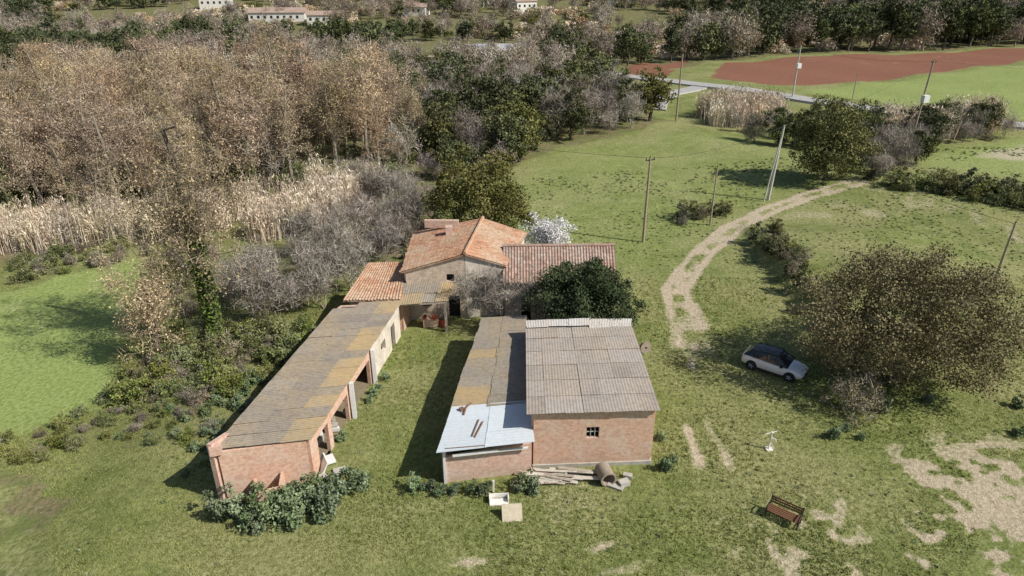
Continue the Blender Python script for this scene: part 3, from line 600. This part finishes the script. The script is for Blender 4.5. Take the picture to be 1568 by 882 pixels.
# ---- farmhouse A (orange gable roof)
E=empty('stone_farmhouse'); m=MB()
a0,a1,a2,a3=(-8.4,49.3),(-3.75,49.75),(-.75,50.25),(.95,56.9); a4=(-7.6,57.3)
wall(m,a0,a1,-.1,4.4,5.5,.35,[(3.2,3.8,3.3,3.95),(3.3,4.2,-.1,2.0),(1.2,1.9,1.2,2.2)])
m.obj('stone_wall_front',[mstone],E,uv=True)
m=MB(); wall(m,(-3.73,49.76),a2,-.1,5.5,4.5,.35,[(1.,1.8,2.7,3.5)]); wall(m,(-.75,50.43),a3,-.1,4.5,4.6,.3); wall(m,a4,(-8.4,49.5),-.1,4.5,4.4,.3); wall(m,(.8,57.0),(-2.7,57.2),-.1,4.6,5.6,.3); wall(m,(-2.72,57.2),(-7.5,57.4),-.1,5.6,4.5,.3)
m.obj('plaster_walls',[mplas],E,uv=True)
m=MB(); m.box((-4.9,49.95,3.6),(.9,.02,1),.09); m.box((-4.7,49.95,1.0),(1.2,.02,2.2),.09); m.box((-2.4,50.35,3.1),(1.2,.02,1.1),.15); m.obj('dark_openings',[mdark],E)
m=MB(); tiles(m,(-8.85,57.7,4.35),(-8.75,48.95,4.35),(-3.72,49.35,5.72),(-2.6,57.4,5.82)); tiles(m,(-.45,50.0,4.45),(1.35,57.3,4.5),(-2.56,57.4,5.82),(-3.68,49.35,5.72)); 
m.tube([(-3.7,49.3,5.8),(-2.58,57.5,5.9)],.14,6,0,.8); m.obj('tile_roof',[mtile],E)
m=MB(); m.box((-6.2,56.9,5.5),(3.0,.3,.7),-.03); m.box((-5.4,55.2,5.45),(.6,.6,.9),.1); m.obj('parapet_chimney',[mbrickp],E,uv=True)
E=empty('tiled_outbuilding'); m=MB()
wall(m,(-12.5,47.2),(-8.7,47.4),-.1,2.85,2.9,.25,[(2.4,3.3,-.1,2)]); wall(m,(-12.4,47.35),(-11.7,52),-.1,2.85,3.3,.25); wall(m,(-11.6,52.1),(-8.7,52.2),-.1,3.3,3.3,.25)
m.obj('brick_walls',[mbrick],E,uv=True)
m=MB(); tiles(m,(-12.95,46.85,2.9),(-8.5,46.95,2.95),(-8.7,52.4,3.75),(-11.95,52.3,3.7)); m.obj('tile_roof',[mtile],E)
m=MB(); sheets(m,(-9.0,46.5,2.75),(-4.9,47.0,2.7),(-4.6,49.5,3.2),(-9.0,49.2,3.3),4,2,ji=.1,tilt=.05,amp=.01,matf=lambda i,j:random.choice([0,1])); m.obj('canopy_roof',[mfib,mfiby],E)
m=MB(); m.box((-5.15,47.15,1.35),(.2,.2,2.7),.1); m.box((-7.0,46.85,2.62),(4.0,.12,.14),.12); m.obj('canopy_posts',[mwood],E)
m=MB(); wall(m,(-8.6,47.3),(-8.3,49.1),-.1,2.7,2.7,.2); m.box((-6.5,48.2,.4),(1.2,.8,.7),.2); m.obj('inner_wall',[mbrick],E,uv=True)
m=MB(); m.box((-6.1,47.9,.9),(.35,.3,.25),.4); m.box((-6.9,48.1,.85),(.25,.3,.2),.1); m.box((-5.6,48.0,.3),(.3,.5,.5),.8); m.obj('red_crates',[simple('red_paint',(.28,.05,.03),.6)],E)

# ---- farmhouse B
E=empty('tiled_cottage'); m=MB()
wall(m,(-.45,49.1),(8.0,49.3),-.1,3.5,3.5,.3,[(1.2,2.0,-.1,2.0),(3.6,4.4,1.2,2.1)]); wall(m,(8.0,49.46),(8.15,56.3),-.1,3.5,3.5,.3); wall(m,(8.1,56.4),(-.5,56.2),-.1,3.5,3.5,.3); wall(m,(-.5,56.1),(-.45,49.25),-.1,3.5,3.5,.3)
m.add([(8.02,49.5,3.5),(8.12,56.2,3.5),(8.08,52.8,4.9)],[[0,1,2]]); m.add([(-.44,49.3,3.5),(-.5,56.1,3.5),(-.48,52.7,4.9)],[[0,1,2]])
m.obj('plaster_walls',[mplas],E,uv=True)
m=MB(); m.box((3.4,49.6,1.5),(7,.02,2.8),.02); m.obj('dark_openings',[mdark],E)
m=MB(); tiles(m,(-.75,48.7,3.55),(8.3,48.9,3.55),(8.5,52.75,5.05),(-.75,52.6,5.05)); tiles(m,(8.6,56.8,3.55),(-.8,56.6,3.55),(-.75,52.65,5.05),(8.5,52.8,5.05)); m.tube([(-.75,52.63,5.12),(8.5,52.8,5.12)],.13,6,0,.7); m.obj('tile_roof',[mtileb],E)
m=MB(); wall(m,(-1.2,45.6),(1.3,46.0),-.1,1.3,1.3,.25); m.obj('yard_wall',[mplas],uv=True)

# ------------------------------------------------------------ distant houses
def house(name,x,y,w,d_,h,rot,rc=mtileb,wc=mplasw):
    z=gzf(x,y); E=empty(name,(x,y,z),rot); m=MB(); m.box((0,0,h/2-.5),(w,d_,h+1)); m.obj('walls',[wc],E)
    m=MB(); e=.5; A=[(-w/2-e,-d_/2-e,h-.1),(w/2+e,-d_/2-e,h-.1),(w/2+e,d_/2+e,h-.1),(-w/2-e,d_/2+e,h-.1),(-w/2-e,0,h+d_*.2),(w/2+e,0,h+d_*.2)]
    m.add(A,[[0,1,5,4],[2,3,4,5]]); m.add(A,[[1,2,5],[3,0,4]]); m.obj('roof',[rc],E)
    m=MB()
    for k in range(int(w/3)): m.box((-w/2+1.6+k*3,-d_/2-.02,h*.55),(1.1,.08,1.2))
    m.obj('windows',[mdark],E)
for a in [('country_house',-112,352,26,10,4.5,.1),('country_house',-86,338,16,8,4,.15),('country_house',-30,400,14,9,6,.3),('country_house',-8,410,16,9,6,0),('country_house',6,392,12,8,5,.5),('country_house',-70,420,14,9,6,.2),('country_house',-160,400,16,9,6,.2),('country_house',60,408,14,9,6,-.2),('country_house',-48,372,11,8,4,-.2)]: house(*a)
house('farm_shed',-5,228,20,7,2.5,.1,simple('grey_roof',(.4,.4,.42)),mplas)

# ------------------------------------------------------------ utility poles and wires
tops=[]
def pole(name,x,y,h,r,mat,arms=1,lean=(0,0),box=False):
    z=gzf(x,y); E=empty(name,(x,y,z)); m=MB(); T=(lean[0],lean[1],h); m.tube([(0,0,-.3),(T[0]*.5,T[1]*.5,h/2),T],[r*1.15,r,r*.75],8); m.obj('shaft',[mat],E,smooth=False)
    m=MB(); m.tube([(T[0],T[1],h-.05),(T[0],T[1],h+.12)],.05,6)
    for k in range(arms):
        zz=h-.3-k*.5; m.box((T[0],T[1],zz),(1.1,.09,.09),.5)
        for q in(-.5,0,.5): m.tube([(T[0]+q*math.cos(.5),T[1]+q*math.sin(.5),zz+.04),(T[0]+q*math.cos(.5),T[1]+q*math.sin(.5),zz+.24)],.045,6)
    m.obj('crossarm',[miron],E)
    if box: m=MB(); m.box((T[0]*.6+.1,-.4,h*.62),(.9,.7,1.0),.2); m.obj('transformer_box',[mwhite],E)
    tops.append((x+T[0],y+T[1],z+h-.1))
mpole=simple('pole_wood',(.40,.32,.24),.85,.3,6)
mpolec=simple('pole_concrete',(.55,.53,.48),.85,.15,4)
pole('utility_pole',13.7,66.6,9,.13,mpole); pole('utility_pole',22,71.6,6.6,.09,mpole,0); pole('utility_pole',31.7,81.1,9.2,.17,mpolec,1,(.5,.1)); pole('utility_pole',59.7,101.9,14,.15,mpole,1,(.5,0),True)
pole('utility_pole',40,51.5,6.4,.10,mpole,0,(.2,0)); pole('utility_pole',30.6,128.5,12,.15,mpole,1); pole('utility_pole',61.4,153.1,11,.17,mpolec,1,(0,0),True); pole('utility_pole',70.8,145.2,6,.1,mpole,0)
m=MB(); zz=gzf(31.7,81.1); m.tube([(30.9,80.4,zz-.2),(32.15,81.2,zz+8.4)],.08,6); m.obj('pole_brace',[mpolec])
def wire(m,a,b,sag,r=.016):
    t=np.linspace(0,1,14); P=np.array(a)[None]*(1-t)[:,None]+np.array(b)[None]*t[:,None]; P[:,2]-=sag*4*t*(1-t); m.tube(P,r,4,cap=False)
m=MB()
wire(m,tops[0],tops[2],.8);wire(m,tops[0],(1.,57,5.2),.6);wire(m,tops[0],(-40,96,11),1.5);wire(m,tops[2],tops[3],1);wire(m,tops[3],(130,92,14),1.5);wire(m,tops[3],tops[6],1);wire(m,tops[5],tops[6],1);wire(m,tops[4],(80,48,8),1);wire(m,tops[4],tops[2],1)
m.obj('overhead_wires',[miron])

# ------------------------------------------------------------ yard objects
m=MB()
for k in range(34):
    x=random.uniform(1.5,4.3); y=random.uniform(29.6,30.6); z=.06+random.random()*.4*(1-abs(y-30.2)); L=random.uniform(1.2,2.9); r=random.uniform(-.25,.12)
    sl=random.uniform(-.07,.07); m.box((x,y,z),(L,random.uniform(.1,.24),.045),r,0 if random.random()<.7 else 1,M3=[[1,0,0],[0,1,0],[sl,0,1]])
m.obj('plank_pile',[simple('plank_pale',(.58,.53,.45),.85,.3,8),mwood])
def pipe(name,c,r,L,th,dirv):
    E=empty(name,c); m=MB(); d=np.array(dirv,float); d/=np.linalg.norm(d); ref=np.array([0,0,1.]); a=np.cross(d,ref); a/=np.linalg.norm(a); b_=np.cross(d,a); n=24; th_=np.arange(n)*2*np.pi/n
    rings=[]
    for (rr,s) in ((r,-L/2),(r,L/2-.12),(r*1.08,L/2-.12),(r*1.08,L/2),(r-th,L/2),(r-th,-L/2)): rings.append(d*s+rr*(np.cos(th_)[:,None]*a+np.sin(th_)[:,None]*b_))
    V=np.vstack(rings); F=[]
    for k in range(6):
        k2=(k+1)%6
        for q in range(n): F.append([k*n+q,k*n+(q+1)%n,k2*n+(q+1)%n,k2*n+q])
    m.add(V,F); m.obj('shell',[simple('concrete_brown',(.34,.28,.22),.9)],E)
pipe('concrete_pipe',(5.2,30.0,.45),.42,1.1,.06,(.25,-1,0.0))
m=MB(); m.box((6.2,29.6,.15),(.6,.4,.3),.4); m.box((6.5,30.2,.12),(.5,.3,.24),-.3); m.box((5.7,29.4,.07),(.9,.35,.12),-.5); m.obj('stone_blocks',[mconc])
m=MB(); m.box((-.7,28.55,.18),(1.0,.06,.3),.06); m.box((-.7,28.2,.05),(1.0,.5,.06),.06); m.box((-1.2,28.35,.18),(.06,.5,.3),.06); m.box((-.2,28.4,.18),(.06,.5,.3),.06); m.box((-1.0,29.0,.45),(.10,.08,.8),.1); m.obj('white_trough',[mplasw])
m=MB(); m.box((.0,27.15,.32),(1.05,.06,.8),.08,0,M3=[[1,0,0],[0,1,.75],[0,-.5,.8]]); m.box((-.3,27.45,.2),(.06,.06,.45),0,1); m.box((.35,27.48,.2),(.06,.06,.45),0,1); m.obj('leaning_board',[simple('chipboard',(.58,.50,.37),.8,.15),mwood])
m=MB(); m.box((-9.8,30.7,.08),(.7,.5,.12),.4); m.box((-10.6,30.2,.1),(.4,.5,.1),.9); m.obj('rubble_slabs',[mconc])
pipe('millstone',(9.9,44.0,.42),.42,.24,.32,(.35,-1,.1))
E=empty('park_bench',(14.05,26.95,gzf(14,27)),math.atan2(-.62,.78)); 
m=MB()
for k in range(5): m.box((0,-.28+k*.125,.45+.005*k),(1.65,.09,.035))
m.obj('seat',[mwoodd],E)
m=MB()
for k in range(3): m.box((0,.33+.045*k,.6+k*.13),(1.65,.03,.09))
for k in range(13): m.box((-.72+k*.12,.40,.72),(.03,.02,.24))
m.obj('backrest',[mwoodd],E)
m=MB()
for sx in(-.8,.8):
    m.tube([(sx,-.3,0),(sx,-.3,.45),(sx,-.32,.66)],.035,6); m.tube([(sx,.3,0),(sx,.32,.45),(sx,.45,.95)],.035,6); m.tube([(sx,-.34,.67),(sx,0,.70),(sx,.38,.66)],.035,6); m.tube([(sx,-.3,.42),(sx,.3,.42)],.03,6); m.tube([(sx,-.3,.15),(sx,.3,.15)],.022,6)
m.obj('iron_frame',[miron],E)
E=empty('white_hand_pump',(15.3,32.7,gzf(15.3,32.7))); m=MB(); m.tube([(0,0,0),(0,0,1.1),(.02,0,1.25)],[.055,.05,.07],8); m.tube([(-.40,-.05,1.15),(0,0,1.22),(.30,.05,1.28)],.025,6); m.tube([(0,0,.85),(.26,-.1,.8),(.28,-.12,.65)],.03,6); m.box((0,0,.03),(.4,.35,.06))
for q in range(3): a=q*2.1; m.tube([(math.cos(a)*.3,math.sin(a)*.3,0),(0,0,.6)],.02,5)
m.obj('pump_body',[mplasw],E)

# ------------------------------------------------------------ car
def car(name,x,y,rot):
    E=empty(name,(x,y,gzf(x,y)),rot)
    paint,nt=newmat('car_paint_white'); b=NB(nt); pp=b.out(b.mix(b.noise(b.pos(),3),(.76,.77,.78),(.82,.82,.82)),.25,spec=.5); pp.inputs['Coat Weight'].default_value=.6
    glass,nt=newmat('car_glass'); b=NB(nt); b.out((.015,.02,.025),.06,spec=.6)
    blk,nt=newmat('car_black'); b=NB(nt); b.out(b.mix(b.noise(b.pos(),5),(.012,.012,.015),(.02,.02,.025)),.2,spec=.5)
    rub=simple('tyre_rubber',(.025,.025,.025),.8); plast=simple('black_plastic',(.03,.03,.032),.6)
    st=[(-2.12,.42,.62,.78,.72),(-2.05,.32,.80,1.02,.84),(-1.75,.28,.88,1.08,.89),(-1.2,.25,.90,1.06,.90),(-.4,.22,.90,1.0,.90),(.5,.22,.88,.98,.90),(1.1,.24,.86,.99,.90),(1.5,.27,.80,.93,.88),(1.9,.30,.72,.84,.83),(2.08,.34,.64,.76,.74),(2.16,.42,.56,.66,.60)]
    V=[]
    for (sx,zb,zs,zt,w) in st:
        half=[(0,zb),(w*.85,zb),(w*.98,zb+.12),(w,zb+.3 if zs-zb>.35 else (zb+zs)/2),(w*.97,zs),(w*.86,zt-.03),(w*.5,zt),(0,zt+.015)]
        ring=[(sx,yv,zv) for yv,zv in half]+[(sx,-yv,zv) for yv,zv in half[-2:0:-1]]
        V+=ring
    n=len(V)//len(st); F=[]
    for k in range(len(st)-1):
        for q in range(n): F.append([k*n+q,k*n+(q+1)%n,(k+1)*n+(q+1)%n,(k+1)*n+q])
    m=MB(); m.add(V,F); e=(len(st)-1)*n
    for o_ in (0,e): 
        m.add(np.array(V)[o_:o_+n],[list(range(n)) if o_ else list(range(n))[::-1]])
    m.obj('body',[paint],E,smooth=True)
    gs=[(-1.98,1.0,1.0,.80,.78),(-1.55,1.03,1.42,.82,.62),(-1.0,1.02,1.52,.84,.64),(-.2,.99,1.56,.85,.66),(.3,.97,1.52,.85,.65),(1.12,.97,.98,.84,.80)]
    m=MB(); V=[]
    for (sx,zb,zt,wb,wt) in gs: V+=[(sx,-wb,zb-.03),(sx,-wt,zt-.03),(sx,-wt*.86,zt),(sx,0,zt+.02),(sx,wt*.86,zt),(sx,wt,zt-.03),(sx,wb,zb-.03)]
    for k in range(len(gs)-1):
        for q in range(6):
            a=k*7; side=q in(0,5); mat=1 if side else (0 if 1<=k<=3 else 1)
            m.add(np.array(V)[[a+q,a+7+q,a+8+q,a+1+q]],[[0,1,2,3]],mat)
    m.obj('cabin',[blk,glass],E)
    m=MB()
    for s in(-1,1):
        for (k,xp) in ((0,-.35),(1,-1.25)): m.tube([(xp,s*.855,.97),(xp-.03,s*.67,1.5)],.03,4)
        m.tube([(1.1,s*.82,.98),(.3,s*.655,1.5),(-.2,s*.665,1.535),(-1.,s*.645,1.5),(-1.55,s*.63,1.40),(-1.95,s*.79,1.02)],.025,5)
        m.box((.72,s*.98,1.0),(.16,.18,.12))
    m.obj('pillars_mirrors',[blk],E)
    m=MB(); m.box((2.12,0,.42),(.12,1.2,.16)); m.box((0,.885,.27),(2.2,.06,.12)); m.box((0,-.885,.27),(2.2,.06,.12)); m.box((-2.09,0,.42),(.12,1.3,.2))
    for s in(-1,1):
        for xw in(-1.32,1.33):
            m.tube([(xw,s*.70,.35),(xw,s*.905,.35)],.40,20)
    m.obj('cladding',[plast],E)
    m=MB()
    for s in(-1,1):
        for xw in(-1.32,1.33): m.tube([(xw,s*.72,.33),(xw,s*.925,.33)],.33,22)
    m.obj('tyres',[rub],E)
    m=MB()
    for s in(-1,1):
        for xw in(-1.32,1.33):
            for q in range(5):
                a=q*1.2566; m.tube([(xw,s*.935,.33),(xw+.2*math.cos(a),s*.935,.33+.2*math.sin(a))],.035,4)
            m.tube([(xw,s*.90,.33),(xw,s*.945,.33)],.06,8)
    m.obj('wheel_rims',[simple('alloy',(.5,.5,.52),.3,.05,metal=.8)],E)
    m=MB(); 
    for s in(-1,1): m.box((2.02,s*.56,.66),(.2,.30,.07),-s*.35,0); m.box((-2.06,s*.6,.84),(.1,.4,.08),s*.2,1)
    m.box((2.14,0,.62),(.06,.5,.07),0,2)
    m.obj('lights_grille',[simple('headlight',(.55,.58,.6),.15),simple('tail_light',(.35,.02,.02),.3),blk],E)
car('parked_car',18.6,41.5,math.atan2(-2.0,2.6))

# ------------------------------------------------------------ light, sky, camera
el=math.radians(43); az=np.array([.95,-.36]); az/=np.linalg.norm(az)
tosun=Vector((az[0]*math.cos(el),az[1]*math.cos(el),math.sin(el)))
sl=bpy.data.lights.new('sun','SUN'); sl.energy=5; sl.angle=math.radians(.5); sl.color=(1,.955,.87)
so=bpy.data.objects.new('sun',sl); scene.collection.objects.link(so); so.rotation_euler=tosun.to_track_quat('Z','Y').to_euler(); so.location=(40,-20,60)
w=bpy.data.worlds.new('World'); scene.world=w; w.use_nodes=True; nt=w.node_tree; bg=nt.nodes['Background']; sk=nt.nodes.new('ShaderNodeTexSky'); sk.sky_type='NISHITA'; sk.sun_disc=False; sk.sun_elevation=el; sk.sun_rotation=math.atan2(az[0],az[1]); nt.links.new(sk.outputs[0],bg.inputs[0]); bg.inputs[1].default_value=.085
cd=bpy.data.cameras.new('camera'); cd.sensor_width=36; cd.lens=1045/1568*36; cd.clip_end=5000; cam=bpy.data.objects.new('camera',cd); scene.collection.objects.link(cam); cam.location=(0,0,26); cam.rotation_euler=(math.radians(90-25.2),0,0); scene.camera=cam
scene.view_settings.view_transform='Standard'; scene.view_settings.look='None'; scene.view_settings.exposure=0
